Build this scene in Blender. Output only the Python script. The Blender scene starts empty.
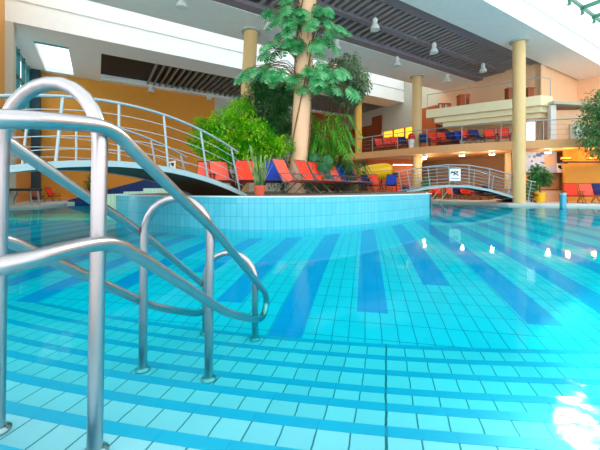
import bpy, math, random
from mathutils import Vector, Matrix
random.seed(7)
S = bpy.context.scene
COL = S.collection
PI = math.pi
F, HX, HY, EYE = 325.0, 300.0, 188.0, 0.85      # focal length in pixels, horizon point, eye height above the water

# ---------------------------------------------------------------- camera, world, sun, exposure
cd = bpy.data.cameras.new('camera'); cam = bpy.data.objects.new('camera', cd); COL.objects.link(cam)
cam.location = (0, 0, EYE); cam.rotation_euler = (PI/2, 0, 0)
cd.sensor_width = 36.0; cd.lens = F/600*36; cd.shift_y = -37/600; cd.clip_start = 0.02; cd.clip_end = 400
S.camera = cam
w = bpy.data.worlds.new('world'); S.world = w; w.use_nodes = True
bg = w.node_tree.nodes['Background']; bg.inputs[0].default_value = (0.97, 0.99, 1.0, 1); bg.inputs[1].default_value = 1.9
sd = bpy.data.lights.new('sun', 'SUN'); sun = bpy.data.objects.new('sun', sd); COL.objects.link(sun)
sd.energy = 1.5; sd.angle = math.radians(1.2); sd.color = (1.0, 0.96, 0.88)
sun.rotation_euler = Vector((-.846, -1.0, -.745)).to_track_quat('-Z', 'Y').to_euler()
S.view_settings.view_transform = 'Standard'; S.view_settings.look = 'None'
S.view_settings.exposure = 0.42; S.view_settings.gamma = 1.0; S.view_settings.use_curve_mapping = False
try:
    S.cycles.use_denoising = True; S.cycles.max_bounces = 10; S.cycles.transparent_max_bounces = 24
    S.cycles.sample_clamp_indirect = 6.0
except Exception: pass

# ---------------------------------------------------------------- helpers
def lin(r, g, b):
    f = lambda c: (c/255/12.92) if c/255 <= .04045 else ((c/255+.055)/1.055)**2.4
    return (f(r), f(g), f(b), 1)
def nt(name):
    m = bpy.data.materials.new(name); m.use_nodes = True
    t = m.node_tree; b = t.nodes['Principled BSDF']
    return m, t, b
def N(t, typ, **kw):
    n = t.nodes.new(typ)
    for k, v in kw.items(): setattr(n, k, v)
    return n
def math_node(t, op, a, b=None):
    n = N(t, 'ShaderNodeMath', operation=op)
    for i, v in enumerate((a, b)):
        if v is None: continue
        if isinstance(v, (int, float)): n.inputs[i].default_value = v
        else: t.links.new(v, n.inputs[i])
    return n.outputs[0]
def plain(name, c, rough=.55, metal=0, var=.06, scale=3.0, coat=0, spec=.5):
    m, t, b = nt(name)
    tc = N(t, 'ShaderNodeTexCoord'); no = N(t, 'ShaderNodeTexNoise'); no.inputs['Scale'].default_value = scale; no.inputs['Detail'].default_value = 4
    t.links.new(tc.outputs['Object'], no.inputs['Vector'])
    mx = N(t, 'ShaderNodeMix', data_type='RGBA')
    mx.inputs[6].default_value = tuple(x*(1-var) for x in c[:3])+(1,); mx.inputs[7].default_value = tuple(min(1, x*(1+var)) for x in c[:3])+(1,)
    t.links.new(no.outputs[0], mx.inputs[0]); t.links.new(mx.outputs[2], b.inputs['Base Color'])
    b.inputs['Roughness'].default_value = rough; b.inputs['Metallic'].default_value = metal
    b.inputs['Coat Weight'].default_value = coat; b.inputs['Specular IOR Level'].default_value = spec
    return m
def emit(name, c, s):
    m, t, b = nt(name); b.inputs['Base Color'].default_value = c
    b.inputs['Emission Color'].default_value = c; b.inputs['Emission Strength'].default_value = s
    return m
def leafmat(name, c1, c2, scale=2.5, trans=.35, rough=.4):
    m, t, b = nt(name)
    tc = N(t, 'ShaderNodeTexCoord'); no = N(t, 'ShaderNodeTexNoise'); no.inputs['Scale'].default_value = scale; no.inputs['Detail'].default_value = 6
    t.links.new(tc.outputs['Object'], no.inputs['Vector'])
    r = N(t, 'ShaderNodeValToRGB'); r.color_ramp.elements[0].position = .38; r.color_ramp.elements[1].position = .64
    r.color_ramp.elements[0].color = c1; r.color_ramp.elements[1].color = c2
    t.links.new(no.outputs[0], r.inputs[0]); t.links.new(r.outputs[0], b.inputs['Base Color'])
    b.inputs['Roughness'].default_value = rough
    tr = N(t, 'ShaderNodeBsdfTranslucent'); t.links.new(r.outputs[0], tr.inputs[0])
    mx = N(t, 'ShaderNodeMixShader'); mx.inputs[0].default_value = trans
    t.links.new(b.outputs[0], mx.inputs[1]); t.links.new(tr.outputs[0], mx.inputs[2])
    t.links.new(mx.outputs[0], t.nodes['Material Output'].inputs[0])
    return m
def tiles(name, c1, c2, bw, bh, mortar, cm, coord='Object', rough=.25, wob=0, stripes=None, joint=None, spec=.5):
    m, t, b = nt(name)
    tc = N(t, 'ShaderNodeTexCoord'); vec = tc.outputs[coord]
    if wob:
        no = N(t, 'ShaderNodeTexNoise'); no.inputs['Scale'].default_value = 9; t.links.new(vec, no.inputs['Vector'])
        sc = N(t, 'ShaderNodeVectorMath', operation='SCALE'); sc.inputs['Scale'].default_value = wob
        sb = N(t, 'ShaderNodeVectorMath', operation='SUBTRACT'); sb.inputs[1].default_value = (.5, .5, .5)
        t.links.new(no.outputs['Color'], sb.inputs[0]); t.links.new(sb.outputs[0], sc.inputs[0])
        ad = N(t, 'ShaderNodeVectorMath', operation='ADD'); t.links.new(vec, ad.inputs[0]); t.links.new(sc.outputs[0], ad.inputs[1]); vec = ad.outputs[0]
    br = N(t, 'ShaderNodeTexBrick'); br.offset = 0; br.squash = 1
    br.inputs['Scale'].default_value = 1; br.inputs['Brick Width'].default_value = bw; br.inputs['Row Height'].default_value = bh
    br.inputs['Mortar Size'].default_value = mortar; br.inputs['Mortar Smooth'].default_value = .2; br.inputs['Bias'].default_value = 0
    br.inputs['Color1'].default_value = c1; br.inputs['Color2'].default_value = c2; br.inputs['Mortar'].default_value = cm
    t.links.new(vec, br.inputs['Vector'])
    out = br.outputs['Color']
    sx = N(t, 'ShaderNodeSeparateXYZ'); t.links.new(vec, sx.inputs[0])
    if stripes:
        col, off, per, wd = stripes
        u = math_node(t, 'DIVIDE', math_node(t, 'ADD', sx.outputs[0], off), per)
        k = math_node(t, 'FLOOR', u); fr = math_node(t, 'SUBTRACT', u, k)
        inn = math_node(t, 'LESS_THAN', fr, wd/per)
        pp = N(t, 'ShaderNodeMath', operation='PINGPONG'); t.links.new(k, pp.inputs[0]); pp.inputs[1].default_value = 2
        st = math_node(t, 'ADD', math_node(t, 'MULTIPLY', pp.outputs[0], .8), 2.45)
        mask = math_node(t, 'MULTIPLY', inn, math_node(t, 'GREATER_THAN', sx.outputs[1], st))
        mask = math_node(t, 'MULTIPLY', mask, math_node(t, 'SUBTRACT', 1.0, math_node(t, 'MULTIPLY', br.outputs['Fac'], .5)))
        mx = N(t, 'ShaderNodeMix', data_type='RGBA'); mx.inputs[7].default_value = col
        t.links.new(mask, mx.inputs[0]); t.links.new(out, mx.inputs[6]); out = mx.outputs[2]
    if joint is not None:
        jm = math_node(t, 'LESS_THAN', math_node(t, 'ABSOLUTE', math_node(t, 'SUBTRACT', sx.outputs[0], joint)), .006)
        mx = N(t, 'ShaderNodeMix', data_type='RGBA'); mx.inputs[7].default_value = tuple(x*.7 for x in cm[:3])+(1,)
        t.links.new(jm, mx.inputs[0]); t.links.new(out, mx.inputs[6]); out = mx.outputs[2]
    t.links.new(out, b.inputs['Base Color']); b.inputs['Roughness'].default_value = rough; b.inputs['Specular IOR Level'].default_value = spec
    return m

class MB:
    def __init__(s): s.v = []; s.f = []; s.uv = None
    def add(s, vs, fs):
        o = len(s.v); s.v += [tuple(v) for v in vs]; s.f += [tuple(i+o for i in f) for f in fs]; return s
    def box(s, c, size, rot=None, taper=1.0):
        x, y, z = (d/2 for d in size)
        P = [Vector((sx*x*(taper if sz > 0 else 1), sy*y*(taper if sz > 0 else 1), sz*z)) for sz in (-1, 1) for sy in (-1, 1) for sx in (-1, 1)]
        if rot is not None: P = [rot @ p for p in P]
        c = Vector(c)
        return s.add([c+p for p in P], [(0, 2, 3, 1), (4, 5, 7, 6), (0, 1, 5, 4), (2, 6, 7, 3), (0, 4, 6, 2), (1, 3, 7, 5)])
    def prism(s, poly, z0, z1):
        n = len(poly)
        z0f = z0 if callable(z0) else (lambda i: z0)
        return s.add([(x, y, z0) for x, y in poly]+[(x, y, z1) for x, y in poly],
                     [tuple(range(n-1, -1, -1)), tuple(range(n, 2*n))]+[(i, (i+1) % n, n+(i+1) % n, n+i) for i in range(n)])
    def tube(s, pts, r, seg=8, cap=True, closed=False):
        pts = [Vector(p) for p in pts]; n = len(pts)
        rs = r if isinstance(r, (list, tuple)) else [r]*n
        rings = []; up = None
        for i, p in enumerate(pts):
            a = pts[(i-1) % n] if (closed or i > 0) else p; b = pts[(i+1) % n] if (closed or i < n-1) else p
            d = (b-a).normalized()
            if up is None: up = Vector((0, 0, 1)) if abs(d.z) < .9 else Vector((1, 0, 0))
            x = d.cross(up); x = x.normalized() if x.length > 1e-6 else d.orthogonal().normalized()
            y = x.cross(d).normalized(); up = y
            rings.append([p+(x*math.cos(2*PI*k/seg)+y*math.sin(2*PI*k/seg))*rs[i] for k in range(seg)])
        vs = [v for R in rings for v in R]; fs = []
        for i in range(n if closed else n-1):
            j = (i+1) % n
            for k in range(seg): fs.append((i*seg+k, i*seg+(k+1) % seg, j*seg+(k+1) % seg, j*seg+k))
        if cap and not closed: fs += [tuple(range(seg-1, -1, -1)), tuple((n-1)*seg+k for k in range(seg))]
        return s.add(vs, fs)
    def lathe(s, prof, c=(0, 0, 0), seg=20, axis=None):
        c = Vector(c); n = len(prof); vs = []
        for r, z in prof:
            for k in range(seg):
                p = Vector((r*math.cos(2*PI*k/seg), r*math.sin(2*PI*k/seg), z))
                if axis is not None: p = axis @ p
                vs.append(c+p)
        fs = [(i*seg+k, i*seg+(k+1) % seg, (i+1)*seg+(k+1) % seg, (i+1)*seg+k) for i in range(n-1) for k in range(seg)]
        fs += [tuple(range(seg-1, -1, -1)), tuple((n-1)*seg+k for k in range(seg))]
        return s.add(vs, fs)
    def mesh(s, name, mat, smooth=False):
        m = bpy.data.meshes.new(name); m.from_pydata(s.v, [], s.f); m.update()
        if mat: m.materials.append(mat)
        if smooth:
            m.polygons.foreach_set('use_smooth', [True]*len(m.polygons))
            try: m.set_sharp_from_angle(angle=math.radians(40))
            except Exception: pass
        return m
    def build(s, name, mat, parent=None, smooth=False, loc=None):
        return link(name, s.mesh(name, mat, smooth), parent, loc)
def link(name, data, parent=None, loc=None):
    o = bpy.data.objects.new(name, data); COL.objects.link(o)
    if parent is not None: o.parent = parent
    if loc is not None: o.location = loc
    return o
def tag(o, label, cat, group=None):
    o['label'] = label; o['category'] = cat
    if group: o['group'] = group
    return o
def thing(name, label, cat, loc=(0, 0, 0), rz=0, group=None):
    o = link(name, None, None, loc); o.rotation_euler = (0, 0, rz); return tag(o, label, cat, group)
def struct(o): o['kind'] = 'structure'; return o
def bevel(o, w=.01, seg=2):
    m = o.modifiers.new('bevel', 'BEVEL'); m.width = w; m.segments = seg; m.limit_method = 'ANGLE'; return o
def at(px, Y, z=None, py=HY):          # a point of the place from its column, depth and height (or row)
    X = (px-HX)/F*Y
    return Vector((X, Y, z if z is not None else EYE+(HY-py)/F*Y))
# building axes: A runs along the ceiling beams, B across them
A2 = Vector((.848, .530)); B2 = Vector((-.530, .848))
def ab(a, n): return tuple(A2*a+B2*n)
def abbox(mb, a0, a1, n0, n1, z0, z1): return mb.prism([ab(a0, n0), ab(a1, n0), ab(a1, n1), ab(a0, n1)], z0, z1)
def smooth_path(ctrl, k=8):
    P = [Vector(p) for p in ctrl]; out = []
    for i in range(len(P)-1):
        p0, p1, p2, p3 = P[max(i-1, 0)], P[i], P[i+1], P[min(i+2, len(P)-1)]
        for j in range(k):
            t = j/k
            out.append(.5*((2*p1)+(p2-p0)*t+(2*p0-5*p1+4*p2-p3)*t*t+(3*p1-p0-3*p2+p3)*t**3))
    return out+[P[-1]]

# ---------------------------------------------------------------- materials
white_paint = plain('white_paint', lin(240, 242, 242), .6)
soffit_m = plain('soffit_paint', lin(238, 242, 243), .6)
dark_panel = plain('dark_panel', lin(58, 54, 60), .6)
slat_m = plain('slat_metal', lin(150, 142, 146), .5)
orange_m = plain('orange_wall', lin(226, 158, 76), .7)
ochre_m = plain('ochre_wall', lin(222, 148, 48), .7)
peach_m = plain('peach_wall', lin(248, 202, 162), .7)
brown_m = plain('brown_wall', lin(150, 74, 36), .7)
rust_m = plain('rust_wall', lin(196, 96, 44), .7)
grey_wall = plain('grey_wall', lin(190, 190, 178), .7)
pale_wall = plain('pale_wall', lin(222, 214, 190), .7)
cream_m = plain('cream_paint', lin(240, 230, 190), .6)
slab_m = plain('balcony_slab', lin(226, 166, 112), .6)
column_m = plain('column_paint', lin(226, 190, 132), .5)
ycolumn_m = plain('yellow_column', lin(236, 180, 80), .5)
trunk_m = plain('peach_column', lin(232, 188, 150), .5)
deck_m = plain('deck_stone', lin(206, 200, 196), .6)
islandtop_m = plain('island_paving', lin(120, 104, 92), .8)
steel = plain('brushed_steel', lin(178, 174, 178), .3, 1, .05, 20)
dull_steel = plain('painted_steel', lin(158, 176, 182), .4, .5, .05, 10)
teal_metal = plain('teal_metal', lin(20, 110, 116), .4, .2)
green_metal = plain('green_metal', lin(52, 122, 104), .4, .2)
dark_metal = plain('dark_metal', lin(52, 44, 48), .45, .4)
grey_metal = plain('grey_metal', lin(120, 116, 118), .4, .5)
plank_m = plain('dark_plank', lin(92, 66, 48), .7, 0, .2, 6)
stringer_m = plain('bridge_paint', lin(150, 178, 184), .45, .2)
red_f = plain('red_fabric', lin(240, 62, 34), .75, 0, .06, 12)
coral_f = plain('coral_fabric', lin(246, 98, 78), .75, 0, .06, 12)
blue_f = plain('blue_fabric', lin(20, 62, 178), .75, 0, .06, 12)
navy_f = plain('navy_fabric', lin(30, 36, 104), .75, 0, .06, 12)
teal_f = plain('teal_fabric', lin(36, 98, 132), .75, 0, .06, 12)
terracotta = plain('terracotta', lin(212, 92, 66), .7)
yellow_m = plain('yellow_plastic', lin(246, 196, 8), .35)
black_m = plain('black_paint', lin(24, 24, 28), .5)
sign_white = plain('sign_white', lin(236, 238, 238), .5, 0, .02)
bark_m = plain('bark', lin(120, 92, 66), .85, 0, .2, 8)
green_bright = leafmat('bright_foliage', lin(44, 176, 20), lin(176, 232, 40), 2.2)
green_mon = leafmat('monstera_leaf', lin(24, 140, 70), lin(120, 200, 140), 3.5, .25, .25)
green_palm = leafmat('palm_leaf', lin(34, 150, 36), lin(130, 216, 60), 1.6)
green_dark = leafmat('dark_foliage', lin(30, 108, 50), lin(90, 168, 96), 2.2)
green_grey = leafmat('grey_foliage', lin(92, 128, 96), lin(166, 190, 144), 2.2)
green_fig = leafmat('fig_foliage', lin(52, 120, 66), lin(112, 164, 96), 2.6)
green_snake = leafmat('snake_leaf', lin(60, 110, 62), lin(158, 180, 110), 5, .15)
floor_t = tiles('pool_floor_tiles', lin(56, 190, 208), lin(50, 184, 203), .14, .255, .0045, lin(16, 118, 148), rough=.4, wob=.012,
                stripes=(lin(22, 142, 198), .83, .75, .30))
tread_t = tiles('step_tread_tiles', lin(166, 195, 207), lin(156, 188, 202), .14, 40, .004, lin(40, 110, 120), rough=.4, wob=.012, joint=0.0)
nose_t = tiles('step_nosing_tiles', lin(14, 152, 188), lin(18, 156, 191), .28, 40, .003, lin(24, 140, 175), rough=.4, wob=.012, joint=0.0)
rim_t = tiles('island_wall_tiles', lin(92, 196, 216), lin(80, 190, 211), .13, .27, .005, lin(60, 160, 175), coord='UV', rough=.12)
navy_t = tiles('navy_tiles', lin(28, 62, 128), lin(22, 52, 116), .13, .27, .006, lin(70, 100, 150), rough=.3)
pale_t = tiles('pale_step_tiles', lin(186, 216, 190), lin(176, 210, 186), .13, .27, .006, lin(110, 160, 160), rough=.3)
glass_m, t, b = nt('clear_glass')
tr = N(t, 'ShaderNodeBsdfTransparent'); tr.inputs[0].default_value = (.96, .99, .98, 1); gl = N(t, 'ShaderNodeBsdfGlossy'); gl.inputs['Roughness'].default_value = .02
fr = N(t, 'ShaderNodeFresnel'); fr.inputs[0].default_value = 1.3; mx = N(t, 'ShaderNodeMixShader')
mx.inputs[0].default_value = .06; t.links.new(tr.outputs[0], mx.inputs[1]); t.links.new(gl.outputs[0], mx.inputs[2])
t.links.new(mx.outputs[0], t.nodes['Material Output'].inputs[0])
# water: fresnel mirror over a clear body that absorbs red light with depth
water_m, t, b = nt('pool_water')
tr = N(t, 'ShaderNodeBsdfTransparent'); tr.inputs[0].default_value = (.97, 1, 1, 1)
gl = N(t, 'ShaderNodeBsdfGlossy'); gl.inputs['Roughness'].default_value = .022
tc = N(t, 'ShaderNodeTexCoord')
n1 = N(t, 'ShaderNodeTexNoise'); n1.inputs['Scale'].default_value = 1.1; n1.inputs['Detail'].default_value = 3
n2 = N(t, 'ShaderNodeTexNoise'); n2.inputs['Scale'].default_value = 16; n2.inputs['Detail'].default_value = 4
for q in (n1, n2): t.links.new(tc.outputs['Object'], q.inputs['Vector'])
ds = N(t, 'ShaderNodeVectorMath', operation='DISTANCE'); ds.inputs[1].default_value = (1.3, 1.05, 0); t.links.new(tc.outputs['Object'], ds.inputs[0])
mr = N(t, 'ShaderNodeMapRange'); t.links.new(ds.outputs['Value'], mr.inputs[0])
mr.inputs[1].default_value = .1; mr.inputs[2].default_value = .9; mr.inputs[3].default_value = .0036; mr.inputs[4].default_value = .0003
hh = math_node(t, 'ADD', math_node(t, 'MULTIPLY', n1.outputs[0], .0016), math_node(t, 'MULTIPLY', n2.outputs[0], mr.outputs[0]))
bp = N(t, 'ShaderNodeBump'); bp.inputs['Strength'].default_value = 1; bp.inputs['Distance'].default_value = 1.0; t.links.new(hh, bp.inputs['Height'])
t.links.new(bp.outputs[0], gl.inputs['Normal'])
fr = N(t, 'ShaderNodeFresnel'); fr.inputs[0].default_value = 1.33
fk = math_node(t, 'MULTIPLY', fr.outputs[0], math_node(t, 'ADD', math_node(t, 'MULTIPLY', fr.outputs[0], .70), .15))
ge = N(t, 'ShaderNodeNewGeometry'); fk = math_node(t, 'MULTIPLY', fk, math_node(t, 'SUBTRACT', 1.0, ge.outputs['Backfacing']))
mx = N(t, 'ShaderNodeMixShader'); t.links.new(fk, mx.inputs[0]); t.links.new(tr.outputs[0], mx.inputs[1]); t.links.new(gl.outputs[0], mx.inputs[2])
t.links.new(mx.outputs[0], t.nodes['Material Output'].inputs['Surface'])
va = N(t, 'ShaderNodeVolumeAbsorption'); va.inputs['Color'].default_value = (.0, .95, .965, 1); va.inputs['Density'].default_value = 2.0
t.links.new(va.outputs[0], t.nodes['Material Output'].inputs['Volume'])

# ---------------------------------------------------------------- pool: floor, steps, water
PH = -math.atan(.2)                           # tile direction of the pool floor
fl = MB(); prof = [(2.0, -.455), (2.7, -.44), (3.3, -.36), (4, -.295), (5, -.23), (6, -.19), (7, -.165), (9, -.13), (12, -.10), (30, -.07)]
us = [-26, 26]; vs = []
for v_, z_ in prof:
    for u_ in us: vs.append((u_, v_, z_))
fl.add(vs, [(2*i, 2*i+1, 2*i+3, 2*i+2) for i in range(len(prof)-1)])
o = fl.build('floor', floor_t); o.rotation_euler = (0, 0, PH); struct(o)
CX, CY, R1 = 2.2, 15.03, 12.5
depths = [.41, .375, .34, .30, .227, .16, .095, .03]
PS = -math.atan(.2646)
rz_inv = Matrix.Rotation(-PS, 4, 'Z')
def ring(name, r0, r1, z0, z1, mat, num):
    m = MB(); A_ = [math.radians(-90+d*.75) for d in range(-56, 57)]
    vs = []
    for a in A_:
        for r, z in ((r0, z0), (r0, z1), (r1, z1), (r1, z0)):
            vs.append(rz_inv @ Vector((CX+r*math.cos(a), CY+r*math.sin(a), z)))
    fs = [(4*i+k, 4*i+4+k, 4*i+4+(k+1) % 4, 4*i+(k+1) % 4) for i in range(len(A_)-1) for k in range(3)]
    m.add(vs, fs); o = m.build(name, mat); o.rotation_euler = (0, 0, PS); struct(o); return o
for i, d in enumerate(depths):
    r = R1+.255*i
    ring('floor_step', r+.06, r+.255 if i < 7 else r+.8, -1.2, -d, tread_t, i)
    ring('trim_nosing', r, r+.06, -1.2, -d+.0015, nose_t, i)
ring('floor_deck', R1+.255*8+.5, R1+8, -1.2, .06, deck_m, 0)
wt = MB().box((-2, 13.2, -.6), (64, 34, 1.2)).build('water', water_m); struct(wt)

# ---------------------------------------------------------------- decks
far_deck = [(-30, 10), (-14.2, 12.2), (-11.5, 14.3), (-12.2, 17), (-8, 20), (2, 20.8), (7.4, 20.7), (9.0, 18.3), (10.2, 15.9), (11.3, 15.25), (14, 14.9), (24, 14), (28, 30), (0, 42), (-30, 34)]
struct(bevel(MB().prism(far_deck, -1.19, .12).build('floor_far_deck', deck_m), .03))
struct(MB().prism([(-4.2, 2.2), (-4.3, 3.9), (-6.2, 5.2), (-12, 8.2), (-12, 1.0)], -1.19, .67).build('floor_landing', deck_m))
# island
front = smooth_path([(-3.9, 15.2), (-5.0, 12.2), (-5.05, 9.6), (-4.75, 8.5), (-2.6, 7.15), (-.7, 6.62), (.9, 7.2), (2.5, 8.55), (3.5, 9.6), (4.15, 10.35), (4.17, 10.42), (4.9, 12.6), (5.9, 15.4), (5.9, 18.4)], 6)
front = [(p.x, p.y) for p in [Vector((q[0], q[1], 0)) for q in front]] if False else [(p[0], p[1]) for p in front]
iz = .67
m = MB(); L = 0; uvs = []; n = len(front)
for i, (x, y) in enumerate(front):
    if i: L += math.hypot(x-front[i-1][0], y-front[i-1][1])
    m.v += [(x, y, -1.1), (x, y, iz)]; uvs.append(L)
m.f = [(2*i, 2*i+2, 2*i+3, 2*i+1) for i in range(n-1)]
me = m.mesh('wall_island', rim_t, True); uvl = me.uv_layers.new(name='UVMap')
for p in me.polygons:
    for li in p.loop_indices:
        vi = me.loops[li].vertex_index; uvl.data[li].uv = (uvs[vi//2], (iz-.14) - m.v[vi][2] if False else m.v[vi][2]-(iz-.14)+2.7)
struct(link('wall_island', me))
cen = (0.3, 12)
back = [(4.5, 19.4), (0, 19.4), (-3, 17.5)]
struct(MB().prism([(x+(cen[0]-x)*.004, y+(cen[1]-y)*.004) for x, y in front]+back, .2, iz-.002).build('floor_island', islandtop_m))
struct(MB().tube([(x, y, iz-.004) for x, y in front], .022, 6).build('trim_rim', plain('rim_tile', lin(196, 232, 234), .3)))

# ---------------------------------------------------------------- ceiling
H = EYE+7.2
N1, N2, N3, N4 = 6.84, 14.9, 18.55, 25.7
def fascia(mb, a0, a1, n0, n1):
    abbox(mb, a0, a1, n0, n1, H, H+.90); abbox(mb, a0, a1, n0+.10, n1, H+.90, H+1.02); abbox(mb, a0, a1, n0, n1, H+1.02, H+2.2)
m = MB(); fascia(m, -25, 27.3, N1, 8.55); struct(m.build('ceiling_beam_near', white_paint))
m = MB(); abbox(m, -25, 27.3, 12.4, N2, H, H+2.2); struct(m.build('ceiling_beam_middle', soffit_m))
m = MB(); abbox(m, -25, 22, 8.55, 12.4, H+.55, H+2.1); struct(m.build('ceiling_recess', dark_panel))
m = MB(); abbox(m, -25, 22, 10.55, 10.85, H+.12, H+.54); abbox(m, -25, 22, 8.55, 9.15, H+.12, H+.54); abbox(m, -25, 22, 11.95, 12.4, H+.02, H+.54); struct(m.build('ceiling_bar', plain('panel_bar', lin(134, 124, 134), .6)))
m = MB()
a = -8.0
while a < 21.9: abbox(m, a, a+.17, 9.15, 10.55, H+.18, H+.34); a += .34
struct(m.build('ceiling_fine_slats', slat_m))
m = MB(); a = 5.5
while a < 21.9: abbox(m, a, a+.15, 10.85, 11.95, H+.16, H+.34); a += .42
struct(m.build('ceiling_coarse_slats', slat_m))
m = MB(); abbox(m, -8, 5.4, 10.85, 11.95, H+.2, H+.34); struct(m.build('ceiling_grille_panel', plain('grille', lin(64, 64, 70), .6, 0, .3, 40)))
# far slab
m = MB(); fascia(m, -3.5, 34, N3, 20.4)
struct(m.build('ceiling_beam_far', white_paint))
m = MB(); abbox(m, -1.25, .2, 20.4, 25.2, H, H+.3); abbox(m, .2, 34, 25.2, N4, H, H+2.1); abbox(m, -3.5, .2, 25.2, N4, H, H+.3); abbox(m, -3.5, -2.65, 20.4, 25.2, H, H+.3); struct(m.build('ceiling_slab_far', soffit_m))
m = MB(); abbox(m, .2, 34, 20.4, 25.2, H+.34, H+2.1); struct(m.build('ceiling_recess_far', plain('black_recess', lin(30, 30, 32), .7)))
m = MB(); a = 3.0
while a < 30: abbox(m, a, a+.07, 20.4, 25.2, H+.10, H+.32); a += .40
struct(m.build('ceiling_far_slats', plain('far_slat', lin(150, 148, 144), .5)))
sk = thing('roof_window', 'small skylight pane in the far ceiling beside the left glazed wall', 'skylight', (0, 0, 0))
m = MB(); abbox(m, -2.65, -1.25, 20.4, 25.2, H+.1, H+.13); m.build('pane', glass_m, sk)
m = MB(); abbox(m, -2.65, -1.25, 20.4, 20.75, H+.02, H+.2); m.build('frame', plain('cyan_frame', lin(40, 170, 190), .5), sk)
# glazed roofs
m = MB(); ZR = H+2.5
def glazed_roof(label, a0, a1, n0, n1, da, post_n):
    g = thing('glazed_roof', label, 'skylight')
    m = MB(); abbox(m, a0, a1, n0, n1, ZR+.06, ZR+.075); m.build('glass_panes', glass_m, g)
    a = a0
    m = MB(); abbox(m, a0, a1, n1-.16, n1-.04, ZR-.1, ZR+.05); m.build('ridge_bar', green_metal, g)
    while a < a1:
        m = MB(); abbox(m, a, a+.12, n0, n1, ZR-.14, ZR+.05); abbox(m, a, a+.12, n1-.16, n1-.04, H+2.1, ZR-.1); m.build('glazing_bar', green_metal, g); a += da
    return g
glazed_roof('near glazed roof with green bars at upper right', -12, 27.2, -5, N1, 1.7, N1)
glazed_roof('strip skylight above the gap between the two white beams', -3, 27.2, N2+.02, N3, 3.4, N3)

# ---------------------------------------------------------------- walls
def abwall(name, a0, a1, n0, n1, z0, z1, mat): return struct(abbox(MB(), a0, a1, n0, n1, z0, z1).build(name, mat))
AL = -3.35
m = MB(); abbox(m, AL-.4, AL, 13, N3+.35, 0, H+2.1); struct(m.build('wall_left', orange_m))
m = MB(); abbox(m, AL-.02, AL+.28, N3, N3+.55, .12, H); struct(m.build('trim_pillar', grey_wall))
m = MB(); abbox(m, AL-.4, AL-.02, N3+.35, N4, 0, 3.9); struct(m.build('wall_left_low', orange_m))
wn = struct(link('window_1', None))
m = MB(); abbox(m, AL-.16, AL-.13, N3+.35, N4, 3.9, H+.3); m.build('pane', glass_m, wn)
m = MB()
for q in (19.2, 20.6, 22.0, 23.4, 24.8): abbox(m, AL-.2, AL-.04, q, q+.14, 3.9, H)
for z in (3.9, 5.2, 6.5, 7.8): abbox(m, AL-.2, AL-.04, N3+.5, N4, z, z+.12)
m.build('window_frame', teal_metal, wn)
m = MB(); abbox(m, AL-.1, AL+.42, N4-.5, N4-.02, .12, H); struct(m.build('trim_dark_post', plain('dark_teal', lin(18, 58, 72), .4)))
abwall('wall_back', AL-.4, 8.0, N4, N4+.3, 0, H+.1, ochre_m)
abwall('wall_back_grey', 8.0, 17.0, N4, N4+.3, 0, H+.1, grey_wall)
abwall('wall_back_brown', 17.0, 22.3, N4, N4+.3, 0, H+.1, brown_m)
W3 = 21.9
def w3(name, n0, n1, z0, z1, mat, t_=.3, a=W3): return abwall(name, a, a+t_, n0, n1, z0, z1, mat)
Z1 = EYE+2.45; Z2 = EYE+5.0
w3('wall_right_upper', 8.64, 15.2, Z2-.2, H+2, peach_m)
w3('wall_right_upper_end', 17.2, N4, Z2+.1, H+2, grey_wall)
w3('wall_right_upper_rust', 15.2, 17.2, Z2-.2, H+2, pale_wall)
w3('wall_brown_step', 21.0, 22.2, Z2-.2, EYE+6.6, brown_m, .1, W3-.12)
w3('wall_brown_band', 22.2, N4, Z2-.2, EYE+5.9, brown_m, .1, W3-.12)
abwall('wall_middle_grey', W3-.02, 23.4, 8.56, 8.64, Z1-.1, EYE+4.5, grey_wall)
w3('wall_middle_pale', 9.45, 13.6, Z1-.1, Z2-.2, pale_wall)
w3('wall_middle_dark', 13.6, 15.2, Z1-.1, Z2-.2, plain('dark_brown', lin(84, 44, 26), .7))
w3('wall_middle_rust', 15.2, 17.2, Z1-.1, EYE+6.2, rust_m, .6, W3-.4)
w3('wall_middle_end', 17.2, 21.0, EYE+5.05, Z2-.2+.3, grey_wall)
w3('wall_middle_sill', 17.2, 21.0, Z1-.1, EYE+4.15, brown_m)
w3('wall_middle_brown', 21.0, N4, Z1-.1, Z2-.2, brown_m)
wy = struct(link('window_2', None))
m = MB(); abbox(m, W3+.1, W3+.13, 17.2, 21.0, EYE+4.15, EYE+5.05); m.build('pane', emit('lit_yellow_window', lin(255, 196, 40), 1.1), wy)
m = MB()
for q in (17.2, 18.45, 19.7, 20.9): abbox(m, W3, W3+.09, q, q+.1, EYE+4.15, EYE+5.05)
m.build('window_frame', brown_m, wy)
wd = struct(link('window_3', None))
m = MB(); abbox(m, W3+.1, W3+.13, 8.7, 9.45, Z1-.1, Z2-.2); m.build('pane', emit('daylit_pane', (1, 1, 1, 1), 1.5), wd)
m = MB()
for q in (8.7, 9.37): abbox(m, W3-.05, W3+.09, q, q+.09, Z1-.1, Z2-.2)
abbox(m, W3-.05, W3+.09, 8.7, 9.45, Z1+1.5, Z2-.2)
m.build('window_frame', grey_wall, wd)
w3('wall_ground', 8.64, N4, 0, Z1-.1, plain('ground_wall', lin(176, 132, 92), .7))
abwall('wall_right', W3, 27.4, 8.64, 8.9, 0, H+2, peach_m)
abwall('wall_end', 27.3, 27.6, -4, 8.9, 0, H+2, peach_m)
m = MB(); abbox(m, W3-.03, W3+.5, 8.56, 8.64, Z2-.4, H); struct(m.build('trim_pilaster', peach_m))

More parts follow.
